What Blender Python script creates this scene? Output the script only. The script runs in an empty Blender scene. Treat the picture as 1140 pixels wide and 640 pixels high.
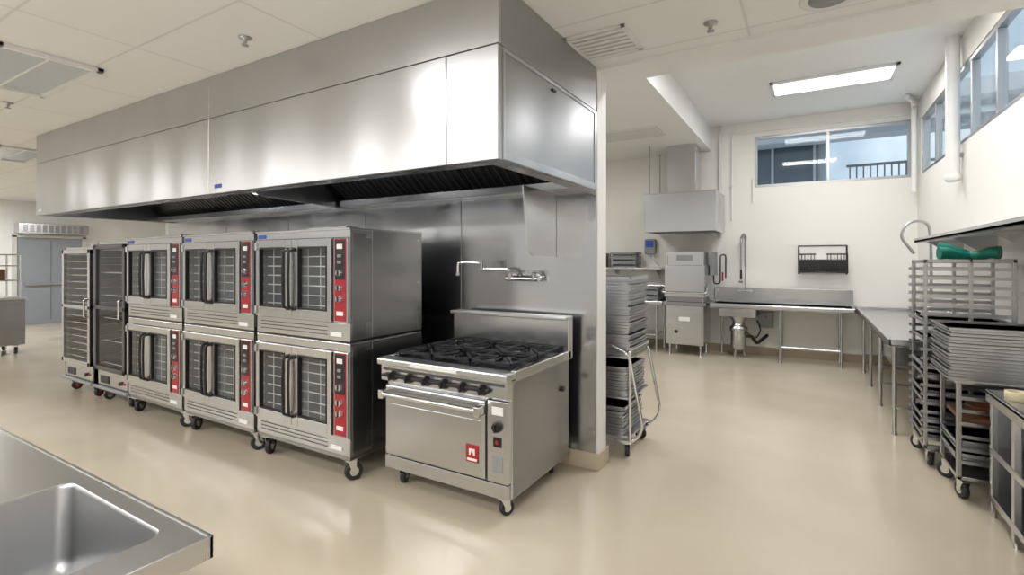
import bpy, bmesh, math, random
from mathutils import Vector, Matrix
random.seed(4)
sc = bpy.context.scene

# ---------------------------------------------------------------- materials
def newmat(name):
    m = bpy.data.materials.new(name); m.use_nodes = True
    nt = m.node_tree
    return m, nt, nt.nodes['Principled BSDF']

def M(name, col, rough=.5, metal=0., var=.06, vscale=6., bump=0., coat=0., emis=0.):
    m, nt, p = newmat(name)
    tc = nt.nodes.new('ShaderNodeTexCoord')
    n = nt.nodes.new('ShaderNodeTexNoise'); n.inputs['Scale'].default_value = vscale; n.inputs['Detail'].default_value = 3
    nt.links.new(tc.outputs['Object'], n.inputs['Vector'])
    mx = nt.nodes.new('ShaderNodeMix'); mx.data_type = 'RGBA'
    mx.inputs[6].default_value = (*[c*(1-var) for c in col], 1)
    mx.inputs[7].default_value = (*[min(1, c*(1+var)) for c in col], 1)
    nt.links.new(n.outputs['Fac'], mx.inputs[0]); nt.links.new(mx.outputs[2], p.inputs['Base Color'])
    p.inputs['Roughness'].default_value = rough; p.inputs['Metallic'].default_value = metal
    p.inputs['Coat Weight'].default_value = coat
    if bump:
        b = nt.nodes.new('ShaderNodeBump'); b.inputs['Strength'].default_value = bump; b.inputs['Distance'].default_value = .01
        nt.links.new(n.outputs['Fac'], b.inputs['Height']); nt.links.new(b.outputs[0], p.inputs['Normal'])
    if emis:
        p.inputs['Emission Color'].default_value = (*col, 1); p.inputs['Emission Strength'].default_value = emis
    return m

def steel(name, base=.6, rough=.3, stretch=(2, 2, 90), wav=.0, wscale=(1.3, 1.3, 1.3), tint=(.99, 1, 1.02), cv=.03):
    m, nt, p = newmat(name)
    tc = nt.nodes.new('ShaderNodeTexCoord'); mp = nt.nodes.new('ShaderNodeMapping')
    mp.inputs['Scale'].default_value = stretch
    nt.links.new(tc.outputs['Object'], mp.inputs['Vector'])
    n = nt.nodes.new('ShaderNodeTexNoise'); n.inputs['Scale'].default_value = 3; n.inputs['Detail'].default_value = 2
    nt.links.new(mp.outputs[0], n.inputs['Vector'])
    mr = nt.nodes.new('ShaderNodeMapRange'); mr.inputs['To Min'].default_value = rough-.015; mr.inputs['To Max'].default_value = rough+.02
    nt.links.new(n.outputs['Fac'], mr.inputs['Value']); nt.links.new(mr.outputs[0], p.inputs['Roughness'])
    mx = nt.nodes.new('ShaderNodeMix'); mx.data_type = 'RGBA'
    mx.inputs[6].default_value = (*[base*(1-cv)*t for t in tint], 1); mx.inputs[7].default_value = (*[min(1, base*(1+cv)*t) for t in tint], 1)
    nt.links.new(n.outputs['Fac'], mx.inputs[0]); nt.links.new(mx.outputs[2], p.inputs['Base Color'])
    p.inputs['Metallic'].default_value = 1
    if wav:
        mp2 = nt.nodes.new('ShaderNodeMapping'); mp2.inputs['Scale'].default_value = wscale
        nt.links.new(tc.outputs['Object'], mp2.inputs['Vector'])
        n2 = nt.nodes.new('ShaderNodeTexNoise'); n2.inputs['Scale'].default_value = 1; n2.inputs['Detail'].default_value = 0
        nt.links.new(mp2.outputs[0], n2.inputs['Vector'])
        b = nt.nodes.new('ShaderNodeBump'); b.inputs['Strength'].default_value = wav; b.inputs['Distance'].default_value = .12
        nt.links.new(n2.outputs['Fac'], b.inputs['Height']); nt.links.new(b.outputs[0], p.inputs['Normal'])
    return m

ST = steel('stainless', .58, .22)
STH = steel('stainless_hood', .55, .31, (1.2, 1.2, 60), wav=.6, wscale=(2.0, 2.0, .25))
STE = steel('stainless_hood_end_dimmed', .42, .33, (1.2, 1.2, 60), wav=.4, wscale=(1.6, 1.6, .3))  # hood steel again; end panel's dimmer reflection put into the base colour
STW = steel('stainless_wall_sheet', .54, .20, (60, 60, 1.5), wav=.5, wscale=(1.9, 1.9, .4))
STS = steel('stainless_side', .34, .26, (2, 2, 80), wav=.25)  # darker side steel; dim reflections also put into its base colour
STT = steel('stainless_top', .60, .28, (3, 60, 3))
BAS = steel('stainless_basin_shaded', .42, .36, (2, 2, 2), cv=.01)  # shading inside the sink bowl put into a darker base colour
ALU = steel('aluminium_pan', .50, .30, (30, 30, 30))
CHR = steel('chrome', .75, .12, (5, 5, 5))
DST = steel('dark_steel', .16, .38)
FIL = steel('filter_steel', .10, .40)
BLK = M('black_plastic', (.012, .012, .013), .35)
IRON = M('cast_iron', (.015, .015, .017), .55, .3, bump=.3, vscale=60)
RUB = M('caster_rubber', (.02, .02, .022), .55)
RED = M('red_panel', (.34, .012, .022), .35)
WHT = M('white_label', (.78, .78, .77), .5)
BLU = M('blue_label', (.02, .08, .4), .5)
INT = M('oven_interior', (.24, .25, .26), .5, 0, vscale=3)
WIRE = M('oven_rack_wire', (.62, .62, .60), .4)
DINT = M('cabinet_interior', (.10, .105, .11), .4)
WALL = M('wall_paint', (.81, .79, .745), .55, var=.015, vscale=2)
WALLW = M('wall_paint_white', (.82, .82, .81), .55, var=.015, vscale=2)
WALLF = M('unseen_wall_grey', (.38, .39, .40), .6, var=.02, vscale=2)  # for the unseen front wall; grey picked to darken reflections in the steel
CEILB = M('ceiling_paint', (.82, .82, .81), .6, var=.01)
BASE = M('cove_base', (.56, .48, .36), .4)
BASEW = M('cove_base_wall', (.34, .27, .19), .4)
TEAL = M('green_glove_rubber', (.0, .17, .12), .45)
DOORM = M('grey_blue_door', (.28, .31, .35), .45)
PVC = M('white_pipe', (.82, .82, .80), .4)
CREAM = M('masking_tape', (.7, .62, .42), .6)
BROWN = M('brown_tray', (.16, .07, .035), .5)
GREY = M('grey_plastic', (.25, .26, .27), .45)
LGREY = M('light_grey_louvre', (.62, .62, .61), .5)
FRAME = steel('window_aluminium', .45, .4)
CONC = M('concrete', (.40, .42, .44), .8, var=.1, vscale=1)
DGL = M('dark_glazing', (.06, .08, .10), .12)
LENS = M('troffer_lens_dim', (.52, .56, .60), .25)
LENSON = M('troffer_lens', (1, .99, .97), .4, emis=1.0)

def glass(name, tint=(1, 1, 1), lo=.05, hi=.55):
    # thin sheet glazing: same reflectance from either face
    m = bpy.data.materials.new(name); m.use_nodes = True; nt = m.node_tree; nt.nodes.clear()
    o = nt.nodes.new('ShaderNodeOutputMaterial'); t = nt.nodes.new('ShaderNodeBsdfTransparent'); g = nt.nodes.new('ShaderNodeBsdfGlossy')
    t.inputs[0].default_value = (*tint, 1); g.inputs['Roughness'].default_value = .03
    f = nt.nodes.new('ShaderNodeLayerWeight'); f.inputs[0].default_value = .5
    pw = nt.nodes.new('ShaderNodeMath'); pw.operation = 'POWER'; pw.inputs[1].default_value = 4
    ma = nt.nodes.new('ShaderNodeMapRange'); ma.inputs['To Min'].default_value = lo; ma.inputs['To Max'].default_value = hi
    mx = nt.nodes.new('ShaderNodeMixShader')
    nt.links.new(f.outputs['Facing'], pw.inputs[0]); nt.links.new(pw.outputs[0], ma.inputs['Value'])
    nt.links.new(ma.outputs[0], mx.inputs[0]); nt.links.new(t.outputs[0], mx.inputs[1]); nt.links.new(g.outputs[0], mx.inputs[2])
    nt.links.new(mx.outputs[0], o.inputs[0]); return m
GLS = glass('oven_glass', (.95, .96, .97), .07, .5)
WGL = glass('window_glass', (.88, .94, .96), .015, .3)

FLOOR, nt, p = newmat('epoxy_floor')
tc = nt.nodes.new('ShaderNodeTexCoord')
n = nt.nodes.new('ShaderNodeTexNoise'); n.inputs['Scale'].default_value = .9; n.inputs['Detail'].default_value = 5
n2 = nt.nodes.new('ShaderNodeTexNoise'); n2.inputs['Scale'].default_value = 25; n2.inputs['Detail'].default_value = 2
for q in (n, n2): nt.links.new(tc.outputs['Object'], q.inputs['Vector'])
cr = nt.nodes.new('ShaderNodeValToRGB')
cr.color_ramp.elements[0].position = .3; cr.color_ramp.elements[0].color = (.50, .435, .335, 1)
cr.color_ramp.elements[1].position = .7; cr.color_ramp.elements[1].color = (.56, .495, .39, 1)
nt.links.new(n.outputs['Fac'], cr.inputs[0]); nt.links.new(cr.outputs[0], p.inputs['Base Color'])
mr = nt.nodes.new('ShaderNodeMapRange'); mr.inputs['To Min'].default_value = .13; mr.inputs['To Max'].default_value = .27
nt.links.new(n.outputs['Fac'], mr.inputs['Value']); nt.links.new(mr.outputs[0], p.inputs['Roughness'])
p.inputs['IOR'].default_value = 1.55
bp = nt.nodes.new('ShaderNodeBump'); bp.inputs['Strength'].default_value = .08; bp.inputs['Distance'].default_value = .004
nt.links.new(n2.outputs['Fac'], bp.inputs['Height']); nt.links.new(bp.outputs[0], p.inputs['Normal'])

TILE, nt, p = newmat('ceiling_tile')
tc = nt.nodes.new('ShaderNodeTexCoord')
br = nt.nodes.new('ShaderNodeTexBrick'); br.offset = 0; br.squash = 1
br.inputs['Scale'].default_value = 1; br.inputs['Brick Width'].default_value = 1.22; br.inputs['Row Height'].default_value = .61
br.inputs['Mortar Size'].default_value = .010; br.inputs['Mortar Smooth'].default_value = .3
br.inputs['Color1'].default_value = (.82, .82, .81, 1); br.inputs['Color2'].default_value = (.83, .83, .82, 1); br.inputs['Mortar'].default_value = (.70, .70, .69, 1)
nt.links.new(tc.outputs['Object'], br.inputs['Vector']); nt.links.new(br.outputs['Color'], p.inputs['Base Color'])
p.inputs['Roughness'].default_value = .7
bp = nt.nodes.new('ShaderNodeBump'); bp.inputs['Strength'].default_value = .3; bp.inputs['Distance'].default_value = .01; bp.invert = True
nt.links.new(br.outputs['Fac'], bp.inputs['Height']); nt.links.new(bp.outputs[0], p.inputs['Normal'])

# ---------------------------------------------------------------- builder
def fillet(pts, rad, n=4):
    pts = [Vector(p) for p in pts]; out = [pts[0]]
    for i in range(1, len(pts)-1):
        p = pts[i]; a = pts[i-1]-p; c = pts[i+1]-p
        r = min(rad, a.length*.49, c.length*.49)
        A = p+a.normalized()*r; C = p+c.normalized()*r
        for k in range(n+1):
            t = k/n; out.append(A*(1-t)**2+p*2*t*(1-t)+C*t*t)
    out.append(pts[-1]); return out

class B:
    def __init__(s, name):
        s.n = name; s.V = []; s.F = []; s.MI = []; s.SM = []; s.mats = []; s.xf = Matrix.Identity(4)
    def mi(s, m):
        if m not in s.mats: s.mats.append(m)
        return s.mats.index(m)
    def add(s, vs, fs, m, smooth=False):
        o = len(s.V); k = s.mi(m)
        s.V += [s.xf @ Vector(v) for v in vs]
        for f in fs:
            s.F.append([i+o for i in f]); s.MI.append(k); s.SM.append(smooth)
    def box(s, x0, x1, y0, y1, z0, z1, m, bv=None):
        x0, x1 = sorted((x0, x1)); y0, y1 = sorted((y0, y1)); z0, z1 = sorted((z0, z1))
        d = min(x1-x0, y1-y0, z1-z0)
        if bv is None: bv = min(.004, d*.22)
        if bv <= .0008:
            vs = [(x, y, z) for x in (x0, x1) for y in (y0, y1) for z in (z0, z1)]
            s.add(vs, [(0, 1, 3, 2), (4, 6, 7, 5), (0, 4, 5, 1), (2, 3, 7, 6), (0, 2, 6, 4), (1, 5, 7, 3)], m); return
        bm = bmesh.new(); bmesh.ops.create_cube(bm, size=1)
        for v in bm.verts:
            v.co = Vector(((x0+x1)/2+v.co.x*(x1-x0), (y0+y1)/2+v.co.y*(y1-y0), (z0+z1)/2+v.co.z*(z1-z0)))
        bmesh.ops.bevel(bm, geom=bm.edges[:], offset=bv, segments=2, affect='EDGES', profile=.5)
        bm.verts.index_update()
        s.add([v.co.copy() for v in bm.verts], [[v.index for v in f.verts] for f in bm.faces], m); bm.free()
    def prism(s, pts, axis, a0, a1, m):
        def mk(p, a):
            return {'x': (a, p[0], p[1]), 'y': (p[0], a, p[1]), 'z': (p[0], p[1], a)}[axis]
        n = len(pts)
        vs = [mk(p, a0) for p in pts]+[mk(p, a1) for p in pts]
        s.add(vs, [list(range(n)), list(range(n, 2*n))[::-1]]+[(i, (i+1) % n, n+(i+1) % n, n+i) for i in range(n)], m)
    def tube(s, pts, r, m, seg=12, caps=True):
        pts = [Vector(p) for p in pts]; n = len(pts)
        rr = r if isinstance(r, (list, tuple)) else [r]*n
        up = None; vs = []
        for i in range(n):
            t = (pts[min(i+1, n-1)]-pts[max(i-1, 0)]).normalized()
            if up is None:
                up = Vector((0, 0, 1)) if abs(t.z) < .9 else Vector((1, 0, 0))
            up = (up-t*up.dot(t)).normalized(); sd = t.cross(up)
            for k in range(seg):
                a = 2*math.pi*k/seg; vs.append(pts[i]+(up*math.cos(a)+sd*math.sin(a))*rr[i])
        fs = [(i*seg+k, i*seg+(k+1) % seg, (i+1)*seg+(k+1) % seg, (i+1)*seg+k) for i in range(n-1) for k in range(seg)]
        s.add(vs, fs, m, True)
        if caps:
            s.add(vs[:seg], [list(range(seg))], m); s.add(vs[-seg:], [list(range(seg))], m)
    def lathe(s, c, prof, m, seg=24):
        vs = []; n = len(prof)
        for r, z in prof:
            for k in range(seg):
                a = 2*math.pi*k/seg; vs.append((c[0]+r*math.cos(a), c[1]+r*math.sin(a), c[2]+z))
        s.add(vs, [(i*seg+k, i*seg+(k+1) % seg, (i+1)*seg+(k+1) % seg, (i+1)*seg+k) for i in range(n-1) for k in range(seg)], m, True)
    def caster(s, x, y, zt, r=.06, ang=0., hub=None):
        old = s.xf.copy(); s.xf = old @ Matrix.Translation((x, y, 0)) @ Matrix.Rotation(ang, 4, 'Z')
        s.tube([(-.017, .03, r), (-.013, .03, r), (.013, .03, r), (.017, .03, r)], [r*.9, r, r, r*.9], RUB, 24)
        s.tube([(-.02, .03, r), (.02, .03, r)], r*.5, hub or CHR, 16)
        for sx in (-1, 1):
            s.prism([(-.02, zt-.02), (.045, zt-.02), (.042, r-.012), (.018, r-.012)], 'x', sx*.022, sx*.026, CHR)
        s.box(-.028, .028, -.024, .047, zt-.022, zt-.012, CHR)
        s.box(-.04, .04, -.04, .04, zt-.01, zt, CHR)
        s.tube([(0, 0, zt-.014), (0, 0, zt-.006)], .025, CHR, 16)
        s.xf = old
    def pans(s, x0, x1, y0, y1, z0, n, pitch, m=None, jit=.006):
        m = m or ALU
        for i in range(n):
            a, c = random.uniform(-jit, jit), random.uniform(-jit, jit); z = z0+i*pitch
            s.box(x0+a+.014, x1+a-.014, y0+c+.014, y1+c-.014, z, z+pitch*.95, m, 0)
            s.box(x0+a, x1+a, y0+c, y1+c, z+pitch*.6, z+pitch*.95, m, min(.0025, pitch*.12))
        z = z0+n*pitch
        for (p, q, u, v) in ((x0, x1, y0, y0+.012), (x0, x1, y1-.012, y1), (x0, x0+.012, y0, y1), (x1-.012, x1, y0, y1)):
            s.box(p, q, u, v, z-.004, z+.014, m)
    def done(s):
        V = s.V
        mn = Vector([min(v[i] for v in V) for i in range(3)]); mx = Vector([max(v[i] for v in V) for i in range(3)])
        o = Vector(((mn.x+mx.x)/2, (mn.y+mx.y)/2, mn.z))
        me = bpy.data.meshes.new(s.n); me.from_pydata([v-o for v in V], [], s.F)
        for m in s.mats: me.materials.append(m)
        me.polygons.foreach_set('material_index', s.MI); me.polygons.foreach_set('use_smooth', s.SM)
        bm = bmesh.new(); bm.from_mesh(me); bmesh.ops.recalc_face_normals(bm, faces=bm.faces[:]); bm.to_mesh(me); bm.free()
        ob = bpy.data.objects.new(s.n, me); ob.location = o; sc.collection.objects.link(ob); return ob

def one(name, *args, m, bv=0):
    b = B(name); b.box(*args, m, bv); return b.done()

def lamp(x, y, z, lx, ly, e, name='troffer_lamp'):
    l = bpy.data.lights.new(name, 'AREA'); l.shape = 'RECTANGLE'; l.size = lx; l.size_y = ly
    l.energy = e; l.color = (1, .995, .985)
    o = bpy.data.objects.new(name, l); o.location = (x, y, z); sc.collection.objects.link(o)

# ---------------------------------------------------------------- room shell
ZC = 3.07; ZB = 3.98; ZL = 3.56; BY = 3.96
XL, XR, YF, YB = -16.7, 1.40, -5.0, 9.5
one('floor', XL-.1, XR+.1, YF-.1, YB+.1, -.1, 0, m=FLOOR)
b = B('ceiling'); b.box(XL, XR, YF, 3.61, ZC, ZC+.06, TILE, 0); b.box(XL, -7.9, 3.61, YB, ZC, ZC+.06, TILE, 0); b.done()
one('ceiling_dish_room', -1.5, XR, BY, YB, ZB, ZB+.06, m=CEILB)
one('ceiling_dish_room_low', -7.8, -1.56, 3.8, YB, ZL, ZL+.06, m=CEILB)
one('trim_bulkhead', -1.56, -1.5, 3.8, YB, ZL, ZB+.06, m=CEILB)
one('trim_beam', -1.386, XR, 3.61, BY, ZC-.02, ZB+.06, m=CEILB)
one('wall_left', XL-.1, XL, YF, YB, 0, ZC+.06, m=WALLW)
one('wall_front', XL-.1, XR+.1, YF-.1, YF, 0, ZC+.06, m=WALLF)
one('wall_partition', -7.8, -1.386, 3.61, 3.80, 0, ZB+.06, m=WALLW)
one('wall_partition_side', -7.9, -7.8, 3.61, YB, 0, ZB+.06, m=WALLW)
wx0, wx1, wz0, wz1 = -.80, 1.33, 2.85, 3.72
b = B('wall_back')
b.box(XL-.1, wx0, YB, YB+.15, 0, ZB+.06, WALL, 0); b.box(wx0, XR+.1, YB, YB+.15, 0, wz0, WALL, 0)
b.box(wx0, wx1, YB, YB+.15, wz1, ZB+.06, WALL, 0); b.box(wx1, XR+.1, YB, YB+.15, wz0, ZB+.06, WALL, 0); b.done()
ry0, ry1, rz0, rz1 = 4.3, 9.2, 2.84, 3.66
b = B('wall_right')
b.box(XR, XR+.1, YF, YB, 0, rz0, WALL, 0); b.box(XR, XR+.1, YF, ry0, rz0, ZB+.06, WALL, 0)
b.box(XR, XR+.1, ry0, ry1, rz1, ZB+.06, WALL, 0); b.box(XR, XR+.1, ry1, YB, rz0, ZB+.06, WALL, 0); b.done()

def win(name, axis, a0, a1, pos, z0, z1, divs):
    b = B(name); t = .045
    def bx(u0, u1, w0, w1, d0, d1, m, bv=.003):
        if axis == 'x': b.box(u0, u1, pos+d0, pos+d1, w0, w1, m, bv)
        else: b.box(pos+d0, pos+d1, u0, u1, w0, w1, m, bv)
    bx(a0, a1, z0, z0+t, .02, .09, FRAME); bx(a0, a1, z1-t, z1, .02, .09, FRAME)
    for u in divs: bx(u-t/2, u+t/2, z0+t, z1-t, .02, .09, FRAME)
    bx(a0, a0+t, z0+t, z1-t, .02, .09, FRAME); bx(a1-t, a1, z0+t, z1-t, .02, .09, FRAME)
    bx(a0+.01, a1-.01, z0+.01, z1-.01, .05, .056, WGL, 0)
    b.done()
win('window_1', 'x', wx0, wx1, YB, wz0, wz1, [.27])
win('window_2', 'y', ry0, ry1, XR-.01, rz0, rz1, [5.1, 5.9, 6.7, 7.5, 8.35])
one('baseboard_back', -7.8, XR, YB-.02, YB, 0, .13, m=BASEW, bv=.006)
one('baseboard_right', XR-.02, XR, YF, YB-.02, 0, .13, m=BASEW, bv=.006)
one('baseboard_left', XL, XL+.02, YF, YB, 0, .13, m=BASE, bv=.006)
b = B('baseboard_partition'); b.box(-7.8, -1.366, 3.59, 3.61, 0, .13, BASE, .006); b.box(-1.386, -1.366, 3.61, 3.82, 0, .13, BASE, .006); b.done()
b = B('trim_stainless_wall_panel')
xs = [-7.79, -6.35, -5.1, -3.87, -2.66, -1.39]
for i in range(len(xs)-1):
    b.box(xs[i]+.002, xs[i+1]-.002, 3.597, 3.609, .13, 2.3, STW, .002)
    b.box(xs[i+1]-.012, xs[i+1]+.0, 3.592, 3.598, .13, 2.3, ST, .002)
b.done()
b = B('neighbor_building')
b.box(-8, .4, 15, 19, 0, 5.2, CONC, 0); b.box(-8, .2, 14.9, 15, 2.6, 4.7, DGL, 0)
for i in range(9): b.box(-7.5+i*.95, -7.44+i*.95, 14.86, 14.9, 2.6, 4.7, CONC, 0)
b.box(-.3, 4.2, 13.6, 15.4, 5.0, 5.35, WHT, 0)
b.box(-4, 4.2, 14.2, 14.85, 4.55, 4.75, CONC, 0)
for i in range(16): b.box(.75+i*.12, .775+i*.12, 12.9, 12.93, 3.0, 3.62, DST, 0)
b.box(.7, 2.6, 12.88, 12.95, 3.6, 3.65, DST, 0)
b.box(.2, 5, 12.8, 14, 2.6, 3.0, CONC, 0)
b.box(6, 9, 2, 12, 0, 5.0, DGL, 0)
for i in range(6): b.box(5.95, 6, 2+i*1.9, 2.15+i*1.9, 0, 5.0, CONC, 0)
b.done()

# ---------------------------------------------------------------- ceiling fixtures
def troffer(x, y, z, lx, ly, on=0):
    b = B('ceiling_light'); f = .045; z -= .001
    b.box(x-lx/2, x+lx/2, y-ly/2, y-ly/2+f, z-.03, z, WHT); b.box(x-lx/2, x+lx/2, y+ly/2-f, y+ly/2, z-.03, z, WHT)
    b.box(x-lx/2, x-lx/2+f, y-ly/2, y+ly/2, z-.03, z, WHT); b.box(x+lx/2-f, x+lx/2, y-ly/2, y+ly/2, z-.03, z, WHT)
    b.box(x-lx/2+f, x+lx/2-f, y-.008, y+.008, z-.014, z, WHT)
    b.box(x-lx/2+f, x+lx/2-f, y-ly/2+f, y+ly/2-f, z-.008, z-.001, LENSON if on else LENS, 0)
    b.done()
    if on: lamp(x, y, z-.022, lx-.1, ly-.1, on)
for x in (.1, -2.4, -4.9, -7.4, -10.5, -13.5):
    for y in (-3.4, -1.1): troffer(x, y, ZC, 1.2, .6, 36)  # out-of-view fixtures, added to carry the room's light
troffer(-2.4, .85, ZC, 1.2, .6, 16)  # out-of-view fixture, added for a soft highlight on the hood
troffer(-5.25, 1.40, ZC, 1.2, .6, 0)
troffer(-9.4, 2.4, ZC, 1.2, .6, 0)
troffer(-11.5, 5.6, ZC, 1.2, .6, 55); troffer(-14.5, 3, ZC, 1.2, .6, 60)  # both unseen, added to brighten the far left
troffer(.25, 7.8, ZB, 1.4, .6, 30)
troffer(.0, 5.2, ZB, 1.2, .6, 56)  # unseen behind the beam, added to light the dish room
troffer(-3.8, 6.2, ZL, 1.2, .6, 50)  # unseen behind the partition, added to light the dish room

b = B('ceiling_vent'); x, y = -1.19, 3.22; h = .21; zc = ZC-.001
for (p, q, u, v) in ((-h, h, -h, -h+.03), (-h, h, h-.03, h), (-h, -h+.03, -h, h), (h-.03, h, -h, h)): b.box(x+p, x+q, y+u, y+v, zc-.012, zc, WHT)
b.box(x-h+.03, x+h-.03, y-h+.03, y+h-.03, zc-.003, zc-.001, LGREY, 0)
for i in range(6): b.box(x-h+.03, x+h-.03, y-.165+i*.058, y-.13+i*.058, zc-.011, zc-.006, WHT, 0)
b.done()
b = B('return_air_grille'); x, y, z = -2.5, 7.6, ZL-.001
b.box(x-.6, x+.6, y-.3, y+.3, z-.015, z, WHT)
for i in range(8): b.box(x-.56, x+.56, y-.26+i*.07, y-.23+i*.07, z-.02, z-.014, LGREY, 0)
b.done()
for (x, y) in ((-3.19, 1.93), (-.52, 3.28), (-6.4, 1.6)):
    b = B('fire_sprinkler'); Z = ZC-.001
    b.lathe((x, y, Z), [(.0, 0), (.042, -.001), (.04, -.006), (.012, -.012), (.012, -.035), (.0, -.035)], BAS)
    b.lathe((x, y, Z), [(0, -.05), (.022, -.05), (.022, -.054), (0, -.054)], BAS); b.tube([(x-.012, y, Z-.03), (x-.014, y, Z-.042), (x, y, Z-.052)], .003, BAS, 8); b.done()
b = B('ceiling_speaker'); b.lathe((.1, 3.3, ZC-.001), [(.0, -.004), (.11, -.006), (.14, -.012), (.15, 0)], WHT, 32); b.lathe((.1, 3.3, ZC-.001), [(0, -.012), (.1, -.012), (.105, -.004)], GREY, 32); b.done()

# ---------------------------------------------------------------- exhaust hood
HX0, HX1, HY0, HY1, HZ0, HS = -7.83, -1.386, 2.197, 3.592, 2.13, 2.735
HT = ZC-.002
b = B('exhaust_hood')
segs = [HX0, -4.13, -1.73, HX1]
for i in range(3):
    b.box(segs[i]+.002, segs[i+1]-.002, HY0, HY0+.03, HZ0, HS-.003, STH, .004)
us = [HX0, -4.13, HX1]
for i in range(2):
    b.box(us[i]+.002, us[i+1]-.002, HY0+.003, HY0+.03, HS+.003, HT, STH, .003)
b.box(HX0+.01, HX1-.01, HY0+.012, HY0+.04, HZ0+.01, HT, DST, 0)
for X, s_ in ((HX1, -1), (HX0, 1)):
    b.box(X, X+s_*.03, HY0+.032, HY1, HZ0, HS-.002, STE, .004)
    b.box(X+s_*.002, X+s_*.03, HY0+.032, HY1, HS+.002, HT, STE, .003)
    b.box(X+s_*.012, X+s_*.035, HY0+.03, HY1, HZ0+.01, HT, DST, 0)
    e = -s_*.006
    b.box(X, X+e, HY0+.04, HY1, HS-.03, HS-.008, STH, .002); b.box(X, X+e, HY0+.04, HY1, HZ0+.004, HZ0+.05, STH, .002)
    b.box(X, X+e, HY0+.04, HY0+.06, HZ0+.05, HS-.03, STH, .002); b.box(X, X+e, HY1-.05, HY1, HZ0+.05, HS-.03, STH, .002)
b.box(HX1, HX1+.012, 2.82, 2.87, 2.665, 2.68, BLK)
b.box(HX0+.03, HX1-.03, HY0+.03, HY0+.13, HZ0, HZ0+.02, STS); b.box(HX1-.12, HX1-.03, HY0+.13, HY1, HZ0, HZ0+.02, STS); b.box(HX0+.03, HX0+.12, HY0+.13, HY1, HZ0, HZ0+.02, STS)
b.box(HX0+.03, HX1-.03, HY0+.04, HY1, 2.60, 2.62, STS, 0)
for (xa, xb) in ((HX0+.05, -4.20), (-4.06, HX1-.05)):
    nf = int((xb-xa)/.5); w = (xb-xa)/nf
    for i in range(nf):
        u0, u1 = xa+i*w+.005, xa+(i+1)*w-.005
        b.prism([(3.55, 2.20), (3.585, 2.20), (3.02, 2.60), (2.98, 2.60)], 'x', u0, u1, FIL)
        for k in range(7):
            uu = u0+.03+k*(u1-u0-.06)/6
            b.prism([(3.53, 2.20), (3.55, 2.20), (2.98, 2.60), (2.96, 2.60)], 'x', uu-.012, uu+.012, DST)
    b.box(xa, xb, 3.44, 3.59, 2.14, 2.2, STS)
b.prism([(HY0+.13, 2.6), (HY0+.13, 2.35), (2.6, 2.17), (3.59, 2.13), (3.59, 2.6)], 'x', -4.16, -4.10, STS)
sk = [(3.592, 2.13), (3.06, 2.13), (3.12, 1.72), (3.15, 1.66), (3.22, 1.635), (3.592, 1.63)]
b.prism(sk, 'x', -1.735, -1.725, ST)
b.box(-4.04, -3.94, HY0-.003, HY0, 2.17, 2.20, BLU, 0)
b.box(-7.75, -7.65, HY0-.003, HY0, 2.17, 2.20, WHT, 0)
for X in (-6.9, -5.4, -3.5, -2.1):
    b.box(X-.2, X+.2, 2.5, 2.68, 2.555, 2.60, WHT, .01); b.box(X-.18, X+.18, 2.52, 2.66, 2.548, 2.556, LENSON, 0)  # fixture bodies added to hold the fill lamps
b.done()
for X in (-6.9, -5.4, -3.5, -2.1): lamp(X, 2.59, 2.54, .34, .12, 6, 'hood_fill_lamp')  # fill lamps added to brighten the wall and oven tops

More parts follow.
